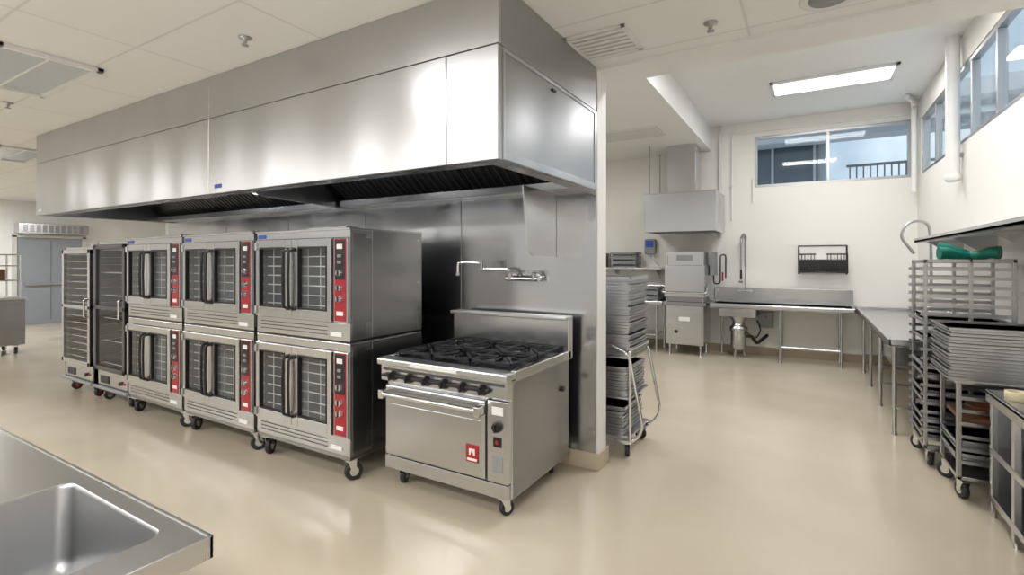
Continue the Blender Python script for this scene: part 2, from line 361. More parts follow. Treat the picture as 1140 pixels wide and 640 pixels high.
# ---------------------------------------------------------------- ovens
def oven_stack(x0, W, y0=2.45, D=.78):
    b = B('double_stack_convection_oven'); x1 = x0+W
    for z0 in (.20, 1.02):
        z1 = z0+.805
        b.box(x0, x1, y0+.22, y0+D, z0, z1, STS, .006)
        b.box(x0, x1, y0+.012, y0+.22, z0, z0+.13, ST); b.box(x0, x1, y0+.012, y0+.22, z1-.06, z1, ST)
        b.box(x0, x0+.035, y0+.012, y0+.22, z0+.13, z1-.06, ST); b.box(x1-.16, x1, y0+.012, y0+.22, z0+.13, z1-.06, STS)
        b.box(x0+.035, x1-.16, y0+.205, y0+.225, z0+.13, z1-.06, INT, 0)
        xa, xb = x0+.03, x1-.165; za, zb = z0+.135, z1-.062
        for k in range(6):
            zz = za+.10+k*.075
            b.tube([(xa+.03, y0+.07, zz), (xb-.02, y0+.07, zz)], .005, WIRE, 8, False)
        for k in range(6):
            xx = xa+.09+k*(xb-xa-.18)/5
            b.tube([(xx, y0+.08, za+.03), (xx, y0+.08, zb-.03)], .004, WIRE, 6, False)
        xm = (xa+xb)/2
        for i, (d0, d1) in enumerate(((xa, xm-.002), (xm+.002, xb))):
            sl, sr = (.045, .075) if i == 0 else (.075, .045)
            t0, t1 = y0-.018, y0+.035
            b.box(d0, d0+sl, t0, t1, za, zb, ST); b.box(d1-sr, d1, t0, t1, za, zb, ST)
            b.box(d0+sl, d1-sr, t0, t1, za, za+.075, ST); b.box(d0+sl, d1-sr, t0, t1, zb-.06, zb, ST)
            g0, g1, h0, h1 = d0+sl, d1-sr, za+.075, zb-.06; q = .012
            for (p, r_, u, v) in ((g0, g0+q, h0, h1), (g1-q, g1, h0, h1), (g0, g1, h0, h0+q), (g0, g1, h1-q, h1)):
                b.box(p, r_, t0-.003, t0+.03, u, v, BLK)
            b.add([(g0, t0+.014, h0), (g1, t0+.014, h0), (g1, t0+.014, h1), (g0, t0+.014, h1)], [(0, 1, 2, 3)], GLS)
            hx = xm-.032 if i == 0 else xm+.032
            zc = (za+zb)/2; hh = .225
            b.tube(fillet([(hx, t0, zc-hh), (hx, t0-.045, zc-hh+.01), (hx, t0-.05, zc), (hx, t0-.045, zc+hh-.01), (hx, t0, zc+hh)], .035, 5), .011, BLK, 12)
            for t in (-1, 1): b.tube([(hx, t0, zc+t*hh), (hx, t0-.015, zc+t*hh)], .017, BLK, 12)
        for zz in (za+.05, zb-.05): b.tube([(xa+.008, y0-.024, zz-.03), (xa+.008, y0-.024, zz+.03)], .01, ST, 10)
        c0, c1 = x1-.15, x1-.012; cm = (c0+c1)/2
        b.box(c0-.003, c1+.003, y0-.004, y0+.02, za, zb, ST)
        b.box(c0+.01, c1-.01, y0-.008, y0, za+.01, zb-.005, RED)
        b.box(c0+.018, c1-.018, y0-.011, y0-.006, zb-.30, zb-.015, BLK)
        b.box(c0+.04, c1-.04, y0-.014, y0-.009, zb-.08, zb-.045, WHT)
        for zz in (zb-.13, zb-.175): b.box(cm-.018, cm+.018, y0-.02, y0-.008, zz-.01, zz+.01, GREY)
        for zz in (zb-.25, za+.25, za+.17): b.tube([(cm, y0-.006, zz), (cm, y0-.03, zz)], [.030, .024], CHR, 20); b.box(cm-.005, cm+.005, y0-.036, y0-.02, zz-.022, zz+.022, BLK)
        b.box(c0+.035, c1-.035, y0-.012, y0-.006, za+.05, za+.08, WHT)
        for k in range(3): b.box(x0+.06, x1-.24, y0+.008, y0+.014, z0+.035+k*.028, z0+.042+k*.028, DST, 0)
        b.box(x1-.2, x1-.08, y0+.006, y0+.013, z0+.03, z0+.06, WHT)
        b.box(x1, x1+.004, y0+.03, y0+.16, z0+.03, z1-.03, STS, .001)
        for zz in (z0+.06, z0+.4, z1-.06): b.tube([(x1, y0+D-.05, zz), (x1+.004, y0+D-.05, zz)], .008, CHR, 10)
        b.box(x0+.004, x1-.004, y0+.016, y0+D-.004, z1-.002, z1+.008, DST, 0)
    b.box(x0-.004, x1+.004, y0+.0, y0+D, 1.82, 1.835, ST)
    b.box(x1-.5, x1-.08, y0+.04, y0+.16, 1.835, 1.85, ST)
    b.tube([(x0+W*.5, y0+D-.12, 1.83), (x0+W*.5, y0+D-.12, 1.88)], .05, ST, 16)
    b.box(x0+.01, x1-.01, y0+.02, y0+D-.01, .165, .2, STS)
    b.box(x0+.02, x0+.12, y0+.008, y0+.012, 1.775, 1.805, BLU, 0)
    for i, (cx, cy) in enumerate(((x0+.07, y0+.07), (x1-.07, y0+.07), (x0+.07, y0+D-.12), (x1-.07, y0+D-.12))):
        b.caster(cx, cy, .165, .066, (0.5, -.4, .9, 0.2)[i])
    return b.done()
oven_stack(-3.90, 1.10); oven_stack(-5.04, 1.09); oven_stack(-6.16, 1.07)

# ---------------------------------------------------------------- range
b = B('six_burner_gas_range')
x0, x1, y0, y1 = -2.60, -1.56, 2.60, 3.47
b.box(x0, x1, y0+.03, y1, .13, .86, ST, .005)
b.box(x1-.002, x1+.003, y0+.04, y1-.01, .14, .85, STS, .002)
b.box(x0-.01, x1+.02, y0-.07, y0+.05, .872, .92, STT, .012)
b.box(x0-.01, x0+.04, y0+.05, y1, .86, .92, ST); b.box(x1-.02, x1+.02, y0+.05, y1, .86, .92, ST)
b.box(x0+.04, x1-.02, y0+.05, y1, .86, .885, BLK)
b.box(x0+.3, x1-.35, y0-.073, y0-.069, .885, .905, WHT, 0)
b.prism([(y0+.03, .875), (y0-.03, .875), (y0-.03, .76), (y0+.03, .74)], 'x', x0, x1, ST)
for i in range(6):
    kx = x0+.12+i*.15
    b.tube([(kx, y0-.03, .80), (kx, y0-.042, .80), (kx, y0-.05, .80), (kx, y0-.075, .80)], [.034, .034, .026, .022], BLK, 18)
    b.box(kx-.006, kx+.006, y0-.085, y0-.05, .775, .825, BLK)
b.tube([(x0+.03, y0-.045, .80), (x1-.12, y0-.045, .80)], .013, BLK, 10)
b.box(x0+.02, x1-.02, y0-.034, y0-.028, .832, .850, DST, 0)
dx0, dx1 = x0+.02, x1-.17
b.box(dx0, dx1, y0-.015, y0+.035, .235, .725, ST, .01)
b.box(dx0+.03, dx1-.03, y0-.019, y0-.013, .28, .60, ST, .003)
b.tube(fillet([(dx0+.02, y0-.015, .665), (dx0+.02, y0-.075, .675), (dx1-.02, y0-.075, .675), (dx1-.02, y0-.015, .665)], .03), .017, CHR, 14)
for hx in (dx0+.02, dx1-.02): b.box(hx-.022, hx+.022, y0-.09, y0-.012, .64, .705, CHR, .01)
b.box(-1.87, -1.775, y0-.024, y0-.018, .33, .44, RED); b.box(-1.845, -1.80, y0-.027, y0-.023, .375, .415, WHT); b.box(-1.86, -1.785, y0-.027, y0-.023, .34, .355, WHT)
b.prism([(-1.832, .38), (-1.822, .41), (-1.812, .38), (-1.822, .365)], 'y', y0-.029, y0-.026, RED)
b.box(x1-.155, x1-.004, y0-.012, y0+.035, .235, .735, ST, .004)
b.box(dx1+.002, x1-.157, y0+.0, y0+.03, .235, .735, DST, 0)
cm = x1-.08
b.tube([(cm, y0-.012, .58), (cm, y0-.025, .58), (cm, y0-.045, .58)], [.034, .034, .024], BLK, 18); b.box(cm-.005, cm+.005, y0-.055, y0-.03, .553, .607, BLK)
b.box(cm-.03, cm+.03, y0-.015, y0-.01, .455, .515, BLK); b.tube([(cm, y0-.012, .485), (cm, y0-.022, .485)], .012, RED, 12)
b.box(cm-.04, cm+.04, y0-.015, y0-.010, .65, .70, WHT); b.box(cm-.035, cm+.035, y0-.015, y0-.010, .30, .40, GREY)
b.box(x0+.01, x1-.01, y0-.005, y0+.04, .135, .225, ST, .004)
b.box(x0-.01, x1+.02, y1-.05, y1+.03, .86, 1.16, ST, .005)
b.box(x0-.01, x1+.02, y1-.10, y1+.03, 1.155, 1.18, STT, .005)
gx0, gx1, gy0, gy1 = x0+.05, x1-.03, y0+.07, y1-.07
gw = (gx1-gx0)/3; gd = (gy1-gy0)/2
for i in range(3):
    for j in range(2):
        cx, cy = gx0+(i+.5)*gw, gy0+(j+.5)*gd
        b.lathe((cx, cy, .885), [(.075, 0), (.075, .018), (.055, .03), (.02, .03), (.0, .028)], IRON, 24)
        b.lathe((cx, cy, .885), [(.10, .008), (.14, .012), (.145, .004)], IRON, 24)
        a0, a1, c0, c1 = cx-gw/2+.006, cx+gw/2-.006, cy-gd/2+.006, cy+gd/2-.006
        for (p, q, u, v) in ((a0, a1, c0, c0+.014), (a0, a1, c1-.014, c1), (a0, a0+.014, c0, c1), (a1-.014, a1, c0, c1)):
            b.box(p, q, u, v, .935, .955, IRON)
        for k in range(8):
            an = k*math.pi/4; dx, dy = math.cos(an), math.sin(an)
            R = min((gw/2-.01)/max(abs(dx), .01), (gd/2-.01)/max(abs(dy), .01))
            b.tube([(cx+dx*.05, cy+dy*.05, .956), (cx+dx*R*.98, cy+dy*R*.98, .946)], .008, IRON, 6)
        for (p, q) in ((a0+.008, c0+.008), (a1-.008, c0+.008), (a0+.008, c1-.008), (a1-.008, c1-.008)):
            b.box(p-.008, p+.008, q-.008, q+.008, .885, .94, IRON)
b.tube([(x1+.02, y1-.13, .66), (x1+.004, y1-.13, .66)], .02, BLK, 14)
for i, (cx, cy) in enumerate(((x0+.1, y0+.08), (x1-.09, y0+.06), (x0+.1, y1-.1), (x1-.1, y1-.1))): b.caster(cx, cy, .132, .048, (.3, -.5, .1, .6)[i])
b.done()

b = B('wall_pot_filler_faucet'); Y = 3.59
for X in (-2.10, -1.88):
    b.tube([(X, Y, 1.46), (X, Y-.012, 1.46)], .032, CHR, 20); b.tube([(X, Y-.01, 1.46), (X, Y-.09, 1.46)], .02, CHR, 14)
    b.tube([(X, Y-.085, 1.44), (X, Y-.085, 1.50)], .018, BAS, 14)
    b.tube([(X-.045, Y-.085, 1.51), (X+.045, Y-.085, 1.51)], .008, BAS, 10); b.tube([(X, Y-.13, 1.51), (X, Y-.04, 1.51)], .008, BAS, 10)
b.tube([(-2.14, Y-.075, 1.455), (-1.84, Y-.075, 1.455)], .022, CHR, 14)
b.tube(fillet([(-2.1, Y-.08, 1.46), (-2.1, Y-.08, 1.53), (-2.33, Y-.16, 1.53), (-2.33, Y-.16, 1.58), (-2.50, Y-.26, 1.585), (-2.50, Y-.26, 1.49)], .03), .011, CHR, 12)
b.tube([(-2.33, Y-.16, 1.52), (-2.33, Y-.16, 1.6)], .018, BAS, 12); b.tube([(-2.50, Y-.26, 1.50), (-2.50, Y-.26, 1.475)], .015, BAS, 12)
b.done()

# ---------------------------------------------------------------- proofing cabinets
def proofer(x0, x1, y0, D, zt, fm, dark):
    b = B('mobile_proofing_cabinet'); z0 = .15; t = .05
    b.box(x0, x1, y0+D-.03, y0+D, z0, zt, fm); b.box(x0, x0+.03, y0, y0+D, z0, zt, fm); b.box(x1-.03, x1, y0, y0+D, z0, zt, fm)
    b.box(x0, x1, y0, y0+D, zt-.05, zt, ST); b.box(x0, x1, y0, y0+D, z0, z0+.22, ST)
    b.box(x0+.03, x1-.03, y0+D-.04, y0+D-.03, z0+.2, zt-.05, DINT if dark else INT, 0)
    za, zb = z0+.22, zt-.03
    b.box(x0+.01, x0+.01+t, y0-.04, y0, za, zb, fm); b.box(x1-.01-t, x1-.01, y0-.04, y0, za, zb, fm)
    b.box(x0+.01, x1-.01, y0-.04, y0, za, za+t, fm); b.box(x0+.01, x1-.01, y0-.04, y0, zb-t, zb, fm); zm = (za+zb)/2
    b.box(x0+.01, x1-.01, y0-.04, y0, zm-.02, zm+.02, fm)
    b.add([(x0+.05, y0-.022, za+.02), (x1-.05, y0-.022, za+.02), (x1-.05, y0-.022, zb-.02), (x0+.05, y0-.022, zb-.02)], [(0, 1, 2, 3)], GLS)
    n = 16
    for k in range(n):
        zz = za+.06+k*(zb-za-.12)/(n-1)
        for X in (x0+.035, x1-.055): b.box(X, X+.02, y0+.02, y0+D-.05, zz, zz+.006, ALU, 0)
        if not dark or k % 3 == 0: b.tube([(x0+.05, y0+.05, zz), (x1-.05, y0+.05, zz)], .005, WIRE, 6, False)
    b.tube(fillet([(x1-.035, y0-.04, zm+.1), (x1-.035, y0-.08, zm+.1), (x1-.035, y0-.08, zm-.1), (x1-.035, y0-.04, zm-.1)], .02), .01, CHR, 10)
    b.box(x0+.1, x0+.3, y0-.008, y0, z0+.07, z0+.15, BLK); b.tube([(x1-.18, y0, z0+.11), (x1-.18, y0-.02, z0+.11)], .022, BLK, 14); b.tube([(x1-.1, y0, z0+.11), (x1-.1, y0-.01, z0+.11)], .012, RED, 12)
    b.tube([(x0-.03, y0-.02, .17), (x1+.03, y0-.02, .17)], .02, GREY, 10); b.box(x0+.01, x1-.01, y0+.01, y0+D-.01, .135, .15, ST)
    for i, (cx, cy) in enumerate(((x0+.08, y0+.06), (x1-.08, y0+.06), (x0+.08, y0+D-.1), (x1-.08, y0+D-.1))): b.caster(cx, cy, .136, .055, i*.5, RED if x0 < -7.5 else None)
    b.done()
proofer(-7.93, -7.12, 2.5, .75, 1.76, ST, False)
proofer(-7.02, -6.25, 2.5, .78, 1.81, DST, True)

# ---------------------------------------------------------------- prep table with sink
b = B('prep_table_with_sink')
TX0, TX1, TY0, TY1, TZ = -4.3, -1.30, -.12, .705, .90
def rrect(x0, x1, y0, y1, r, n=6):
    out = []
    for (cx, cy, a) in ((x1-r, y1-r, 0), (x0+r, y1-r, 90), (x0+r, y0+r, 180), (x1-r, y0+r, 270)):
        for k in range(n+1):
            t = math.radians(a+90*k/n); out.append((cx+r*math.cos(t), cy+r*math.sin(t)))
    return out
n = 6; bx0, bx1, by0, by1 = -2.01, -1.42, .06, .648
px0 = -2.2
inner = rrect(bx0, bx1, by0, by1, .04, n)
outer = [(TX1, TY1), (px0, TY1), (px0, TY0), (TX1, TY0)]
vs = [(p[0], p[1], TZ) for p in inner]+[(p[0], p[1], TZ) for p in outer]; N = len(inner); fs = []
for c in range(4):
    for k in range(n): i = c*(n+1)+k; fs.append((i, i+1, N+c))
    i = c*(n+1)+n; fs.append((i, (i+1) % N, N+(c+1) % 4, N+c))
b.add(vs, fs, STT)
rings = [(0, 0), (-.003, -.003), (-.006, -.010), (-.010, -.22), (-.016, -.245), (-.03, -.262), (-.05, -.268), (-.15, -.275)]
vs = []
for off, dz in rings:
    for p in rrect(bx0-off, bx1+off, by0-off, by1+off, max(.015, .04+off*.12), n): vs.append((p[0], p[1], TZ+dz))
fs = [(i*N+k, i*N+(k+1) % N, (i+1)*N+(k+1) % N, (i+1)*N+k) for i in range(len(rings)-1) for k in range(N)]
b.add(vs, fs, BAS, True); b.add(vs[-N:], [list(range(N))], BAS)
cxs, cys = (bx0+bx1)/2, (by0+by1)/2
b.lathe((cxs, cys, TZ-.275), [(0, .002), (.03, .002), (.045, .006), (.05, .0)], CHR)
b.box(TX0, px0, TY0, TY1, TZ-.003, TZ, STT, 0)
for (p, q, u, v) in ((TX0, TX1, TY1-.012, TY1), (TX0, TX1, TY0, TY0+.012), (TX1-.012, TX1, TY0, TY1), (TX0, TX0+.012, TY0, TY1)):
    b.box(p, q, u, v, TZ-.055, TZ+.003, STT, .003)
for X in (TX0+.08, -2.7, TX1-.08):
    for Y in (TY0+.08, TY1-.08):
        b.tube([(X, Y, .0), (X, Y, TZ-.01)], .02, ST, 14)
b.box(TX0+.08, -2.2, TY0+.08, TY1-.08, .25, .27, ST)
b.done()

# ---------------------------------------------------------------- pan cart behind partition end
b = B('sheet_pan_dolly_cart')
cx0, cx1, cy0, cy1 = -1.90, -1.24, 3.95, 4.50
for z in (.16, .47, .80):
    b.box(cx0, cx1, cy0, cy1, z, z+.015, ST)
for (X, Y) in ((cx0, cy0), (cx0, cy1), (cx1, cy0)): b.tube([(X, Y, .13), (X, Y, .86)], .013, CHR, 12)
for Y in (cy0, cy1):
    b.tube(fillet([(cx1-.3, Y, .13), (cx1+.02, Y, .13), (cx1+.11, Y, .25), (cx1-.01, Y, .85), (cx1-.15, Y, .9)], .08), .013, CHR, 12)
b.tube(fillet([(cx1-.01, cy0, .85), (cx1-.01, cy0+.02, .86), (cx1-.01, cy1, .86)], .02), .013, CHR, 12)
b.pans(cx0+.02, cx1-.05, cy0+.02, cy1-.02, .175, 8, .026)
b.pans(cx0+.02, cx1-.03, cy0+.02, cy1-.02, .486, 9, .025)
b.pans(cx0+.02, cx1+.0, cy0+.02, cy1-.02, .817, 25, .0255, jit=.014)
for i, (X, Y) in enumerate(((cx0+.05, cy0+.03), (cx1-.03, cy0+.03), (cx0+.05, cy1-.05), (cx1-.03, cy1-.05))): b.caster(X, Y, .13, .05, i*.6-.4)
b.done()

# ---------------------------------------------------------------- dish area
b = B('dishwasher_exhaust_hood')
b.box(-2.42, -1.27, 8.5, 8.53, 2.08, 2.72, ST); b.box(-2.42, -1.27, 9.4, 9.43, 2.08, 2.72, ST)
b.box(-2.42, -2.39, 8.53, 9.4, 2.08, 2.72, ST); b.box(-1.30, -1.27, 8.53, 9.4, 2.08, 2.72, ST); b.box(-2.42, -1.27, 8.5, 9.43, 2.72, 2.74, ST)
b.box(-2.39, -1.3, 8.53, 9.4, 2.45, 2.47, DST, 0)
b.box(-2.08, -1.62, 8.72, 9.2, 2.74, ZL-.002, ST)
for (X, Y) in ((-2.35, 8.6), (-2.35, 9.3)): b.tube([(X, Y, 2.74), (X, Y, ZL-.002)], .008, GREY, 8)
b.done()
b = B('commercial_dishwasher')
dx0, dx1, dy0, dy1 = -2.13, -1.47, 8.72, 9.38
b.box(dx0+.02, dx1-.02, dy0, dy1, .18, .84, ST, .008); b.box(dx0+.05, dx1-.05, dy0-.012, dy0, .24, .78, ST, .004)
b.box(dx0+.03, dx1-.03, dy0+.02, dy1, .9, 1.5, STS, .008); b.box(dx0, dx1, dy0-.02, dy1-.1, .98, 1.52, ST, .012)
b.box(dx0+.02, dx1-.02, dy0+.02, dy1, 1.5, 1.76, ST, .01); b.box(dx0-.02, dx1+.02, dy0-.04, dy1, .84, .90, STS)
for X in (dx0+.04, dx1-.04): b.tube([(X, dy0+.01, .9), (X, dy0+.01, 1.7)], .012, CHR, 10)
b.tube(fillet([(dx0+.0, dy0+.2, 1.20), (dx0-.03, dy0-.09, 1.06), (dx1+.03, dy0-.09, 1.06), (dx1+.0, dy0+.2, 1.20)], .04), .014, CHR, 12)
b.box(dx0+.2, dx1-.2, dy0+.012, dy0+.02, 1.60, 1.69, STS); b.box(dx0+.24, dx1-.24, dy0-.014, dy0-.006, .58, .65, WHT)
b.tube([(dx0+.2, dy0-.012, .4), (dx0+.2, dy0-.03, .4)], .03, BLK, 14)
for X in (dx0+.08, dx1-.08):
    for Y in (dy0+.06, dy1-.06): b.tube([(X, Y, 0), (X, Y, .03), (X, Y, .18)], [.03, .02, .02], ST, 12)
b.box(dx1+.015, dx1+.10, 9.1, 9.35, 1.35, 1.75, GREY)
b.tube(fillet([(dx1+.06, 9.2, 1.35), (dx1+.06, 9.2, 1.2), (dx1+.16, 9.25, 1.2), (dx1+.16, 9.25, 1.7), (dx1+.24, 9.3, 1.7), (dx1+.24, 9.3, 1.3)], .05), .012, BLK, 10)
b.tube([(dx1+.2, 9.22, 1.25), (dx1+.2, 9.22, 1.4)], .015, RED, 10)
b.done()
def dish_table(name, x0, x1, y0, y1, legs, back, zt=.89):
    b = B(name)
    b.box(x0, x1, y0, y1, zt-.07, zt-.05, STT)
    for (p, q, u, v) in ((x0, x1, y0, y0+.03), (x0, x1, y1-.03, y1), (x0, x0+.03, y0, y1), (x1-.03, x1, y0, y1)): b.box(p, q, u, v, zt-.07, zt, STT, .008)
    if back == 'y': b.box(x0, x1, y1-.03, y1, zt-.05, zt+.25, ST, .008)
    else: b.box(x1-.03, x1, y0, y1, zt-.05, zt+.25, ST, .008)
    for (X, Y) in legs:
        b.tube([(X, Y, .0), (X, Y, .04), (X, Y, zt-.06)], [.025, .018, .02], ST, 12)
    return b
b = dish_table('soiled_dish_table', -1.43, .60, 8.78, 9.46, [(-.38, 8.84), (.42, 8.84), (-.38, 9.4), (.42, 9.4), (-1.3, 9.4)], 'y')
b.box(-1.28, -.72, 8.84, 9.34, .68, .83, ST, .01)
b.tube([(-.38, 8.84, .25), (.42, 8.84, .25)], .015, ST, 10); b.tube([(-.38, 8.84, .25), (-.38, 9.4, .25)], .015, ST, 10); b.tube([(.42, 8.84, .25), (.42, 9.4, .25)], .015, ST, 10)
b.box(-.72, -.50, 9.32, 9.45, .48, .76, GREY); b.box(-.70, -.52, 9.31, 9.32, .50, .74, DST); b.tube([(-.61, 9.31, .66), (-.61, 9.29, .66)], .02, RED, 12); b.box(-.70, -.52, 9.34, 9.44, .76, .83, STS)
b.done()
b = dish_table('side_dish_table', .62, 1.36, 5.65, 9.46, [(.68, Y) for Y in (5.75, 6.8, 7.8, 8.7)]+[(1.3, Y) for Y in (5.75, 6.8, 7.8, 8.7)], 'x')
b.box(.70, 1.25, 6.0, 7.0, .58, .83, ST, .01)
for Y in (5.75, 6.8, 7.8, 8.7): b.tube([(.68, Y, .25), (1.3, Y, .25)], .015, ST, 10)
b.tube([(1.3, 5.75, .25), (1.3, 8.7, .25)], .015, ST, 10)
b.done()
b = B('food_waste_disposer')
b.lathe((-1.0, 9.05, 0), [(0, .12), (.08, .12), (.10, .15), (.12, .2), (.12, .42), (.14, .44), (.14, .5), (.1, .53), (.09, .6), (.16, .679)], ST, 24)
for k in range(3):
    a = k*2.1; b.tube([(-1.0+.08*math.cos(a), 9.05+.08*math.sin(a), .13), (-1.0+.1*math.cos(a), 9.05+.1*math.sin(a), 0)], .012, ST, 8)
b.tube(fillet([(-.89, 9.05, .36), (-.80, 9.05, .36), (-.74, 9.2, .22), (-.60, 9.44, .34)], .06), .028, BLK, 12)
b.tube(fillet([(-.9, 9.0, .46), (-.76, 9.0, .3), (-.66, 9.1, .45), (-.74, 9.27, .6)], .1), .012, BLK, 8)
b.done()
b = B('pre_rinse_faucet'); X, Y = -.93, 9.40
b.box(X-.12, X+.12, Y-.03, Y+.025, 1.04, 1.09, CHR, .01)
for s_ in (-1, 1): b.tube([(X+s_*.1, Y-.02, 1.065), (X+s_*.1, Y-.09, 1.08)], .012, CHR, 10)
b.tube([(X, Y, 1.09), (X, Y, 1.55)], .013, CHR, 12)
path = fillet([(X, Y, 1.5), (X, Y, 2.02), (X-.02, Y-.12, 2.05), (X-.04, Y-.26, 1.95), (X-.04, Y-.27, 1.45)], .14, 6)
b.tube(path, .017, BAS, 10)
for i in range(60):
    t = i/59*(len(path)-1); k = min(int(t), len(path)-2); P = path[k].lerp(path[k+1], t-k); Q = (path[k+1]-path[k]).normalized()
    b.tube([P-Q*.003, P+Q*.003], .022, BAS, 10)
b.tube([(X-.04, Y-.27, 1.45), (X-.04, Y-.27, 1.3)], [.016, .02], BLK, 12); b.tube([(X-.04, Y-.27, 1.3), (X-.04, Y-.30, 1.24)], [.012, .035], GREY, 14)
b.tube([(X, Y, 1.75), (X, 9.49, 1.75)], .008, CHR, 8)
b.done()
b = B('sink_gooseneck_faucet'); X, Y = 1.22, 7.45
b.box(1.18, 1.32, Y-.1, Y+.1, 1.02, 1.06, CHR, .01)
b.tube(fillet([(X, Y, 1.06), (X, Y, 1.8), (X-.02, Y, 2.05), (X-.2, Y-.02, 2.07), (X-.30, Y-.03, 1.9), (X-.16, Y-.04, 1.68)], .12, 6), .015, BAS, 12)
b.tube([(X, Y-.09, 1.05), (X-.06, Y-.09, 1.09)], .012, CHR, 10); b.tube([(X, Y+.09, 1.05), (X-.06, Y+.09, 1.09)], .012, CHR, 10)
b.box(X, 1.399, Y-.01, Y+.01, 1.6, 1.62, CHR)
b.done()
b = B('wall_basket_rack'); x0, x1 = -.14, .52
b.box(x0, x1, 9.48, 9.495, 1.40, 1.62, DST)
for z, d in ((1.42, .28), (1.56, .22), (1.70, .2)):
    b.tube([(x0, 9.49, z), (x0, 9.49-d, z), (x1, 9.49-d, z), (x1, 9.49, z)], .011, BLK, 8)
for i in range(16):
    X = x0+i*(x1-x0)/15; b.tube([(X, 9.47, 1.42), (X, 9.22, 1.42), (X, 9.28, 1.70)], .006, BLK, 6)
b.box(x0+.02, x1-.02, 9.235, 9.24, 1.44, 1.60, BLK, 0)
b.box(.10, .24, 9.225, 9.232, 1.62, 1.73, WHT)
for X in (x0, x1): b.tube([(X, 9.49, 1.38), (X, 9.49, 1.84)], .012, BLK, 8)
b.tube([(x0, 9.49, 1.84), (x1, 9.49, 1.84)], .008, BLK, 8)
b.done()
b = dish_table('clean_dish_table', -4.2, -2.17, 8.78, 9.46, [(-4.1, 8.85), (-3.2, 8.85), (-2.3, 8.85), (-4.1, 9.4), (-3.2, 9.4), (-2.3, 9.4)], 'y')
b.box(-4.1, -2.3, 8.85, 9.4, .28, .30, ST)
b.done()
b = B('wall_shelf'); b.box(-4.2, -2.3, 9.12, 9.49, 1.44, 1.47, ST)
for X in (-4.0, -3.2, -2.4): b.prism([(9.495, 1.44), (9.18, 1.44), (9.495, 1.25)], 'x', X, X+.01, ST)
b.done()
def dish_racks(x0, y0, z0, n):
    b = B('dish_rack_stack')
    for k in range(n):
        z = z0+k*.095; y1 = y0+.34
        for (p, q, u, v) in ((x0, x0+.5, y0, y0+.02), (x0, x0+.5, y1-.02, y1), (x0, x0+.02, y0, y1), (x0+.48, x0+.5, y0, y1)):
            b.box(p, q, u, v, z, z+.025, GREY); b.box(p, q, u, v, z+.06, z+.09, GREY)
            b.box(p, min(q, p+.02), u, min(v, u+.02), z, z+.09, GREY)
        for i in range(6): b.box(x0+.04+i*.08, x0+.05+i*.08, y0, y1, z, z+.06, GREY, 0)
    b.done()
dish_racks(-3.25, 9.13, 1.471, 3); dish_racks(-2.78, 8.88, .842, 3)
b = B('chemical_dispenser'); b.box(-2.66, -2.46, 9.36, 9.499, 1.72, 2.0, GREY, .02); b.box(-2.63, -2.49, 9.35, 9.36, 1.85, 1.97, BLU); b.tube(fillet([(-2.52, 9.4, 1.72), (-2.50, 9.4, 1.6), (-2.4, 9.44, 1.5)], .05), .008, CHR, 8); b.done()
b = B('storage_crate'); b.box(-3.85, -3.4, 9.15, 9.45, 1.471, 1.72, BROWN, .01); b.box(-3.87, -3.38, 9.13, 9.47, 1.70, 1.74, GREY, .006); b.done()

b = B('wall_conduit')
b.tube(fillet([(-1.15, 9.48, 2.3), (-1.15, 9.48, 3.80), (1.38, 9.47, 3.80)], .05), .014, PVC, 10)
b.tube([(-1.35, 9.46, 2.0), (-1.35, 9.46, ZB)], .02, LGREY, 10); b.tube([(-.82, 9.47, 2.6), (-.82, 9.47, 3.0)], .012, PVC, 8)
b.box(-1.18, -1.12, 9.46, 9.5, 2.9, 2.93, PVC)
b.done()
b = B('drain_pipe'); b.tube(fillet([(1.33, 9.3, 2.6), (1.33, 9.3, 3.75), (1.33, 9.3, ZB-.05), (1.2, 9.0, ZB-.04)], .1), .035, PVC, 16); b.done()
b = B('roof_drain_pipe'); b.tube([(1.32, 6.97, 2.46), (1.32, 6.97, ZB-.001)], .062, PVC, 20); b.lathe((1.32, 6.97, 2.46), [(0, -.02), (.05, -.02), (.07, 0), (.07, .05), (.062, .06)], PVC)
b.box(1.36, 1.399, 6.93, 7.01, 2.7, 2.74, GREY); b.done()

# ---------------------------------------------------------------- right side
b = B('long_wall_shelf'); b.box(1.03, 1.395, 3.2, 7.2, 1.80, 1.83, ST, .006); b.box(1.03, 1.05, 3.2, 7.2, 1.80, 1.85, ST, .006)
for Y in (3.6, 4.7, 5.8, 6.9): b.prism([(1.395, 1.80), (1.10, 1.80), (1.395, 1.60)], 'y', Y, Y+.01, ST)
b.done()
b = B('tall_sheet_pan_rack'); x0, x1, y0, y1, zt = .77, 1.30, 4.97, 5.50, 1.61
for X in (x0, x1-.025, (x0+x1)/2):
    for Y in (y0, y1-.025):
        b.box(X, X+.025, Y, Y+.025, .14, zt, ALU)
for z in (.14, zt-.03):
    for (p, q, u, v) in ((x0, x1, y0, y0+.025), (x0, x1, y1-.025, y1), (x0, x0+.025, y0, y1), (x1-.025, x1, y0, y1)): b.box(p, q, u, v, z, z+.03, ALU)
for k in range(20):
    z = .21+k*.069
    b.box(x0-.02, x1+.0, y0+.002, y0+.04, z, z+.004, ALU, 0); b.box(x0-.02, x1, y0-.003, y0+.002, z-.001, z+.024, ALU, 0)
    b.box(x0-.02, x1+.0, y1-.04, y1, z, z+.004, ALU, 0); b.box(x0-.02, x1, y1, y1+.004, z-.001, z+.024, ALU, 0)
    if k in (0, 1, 2, 4, 5, 7, 8, 11, 13): b.pans(x0-.006, x1-.01, y0+.03, y1-.03, z+.006, 1, .016)
for i, (X, Y) in enumerate(((x0+.05, y0+.04), (x0+.05, y1-.08), (x1-.05, y0+.04), (x1-.05, y1-.08))): b.caster(X, Y, .14, .055, i*.7)
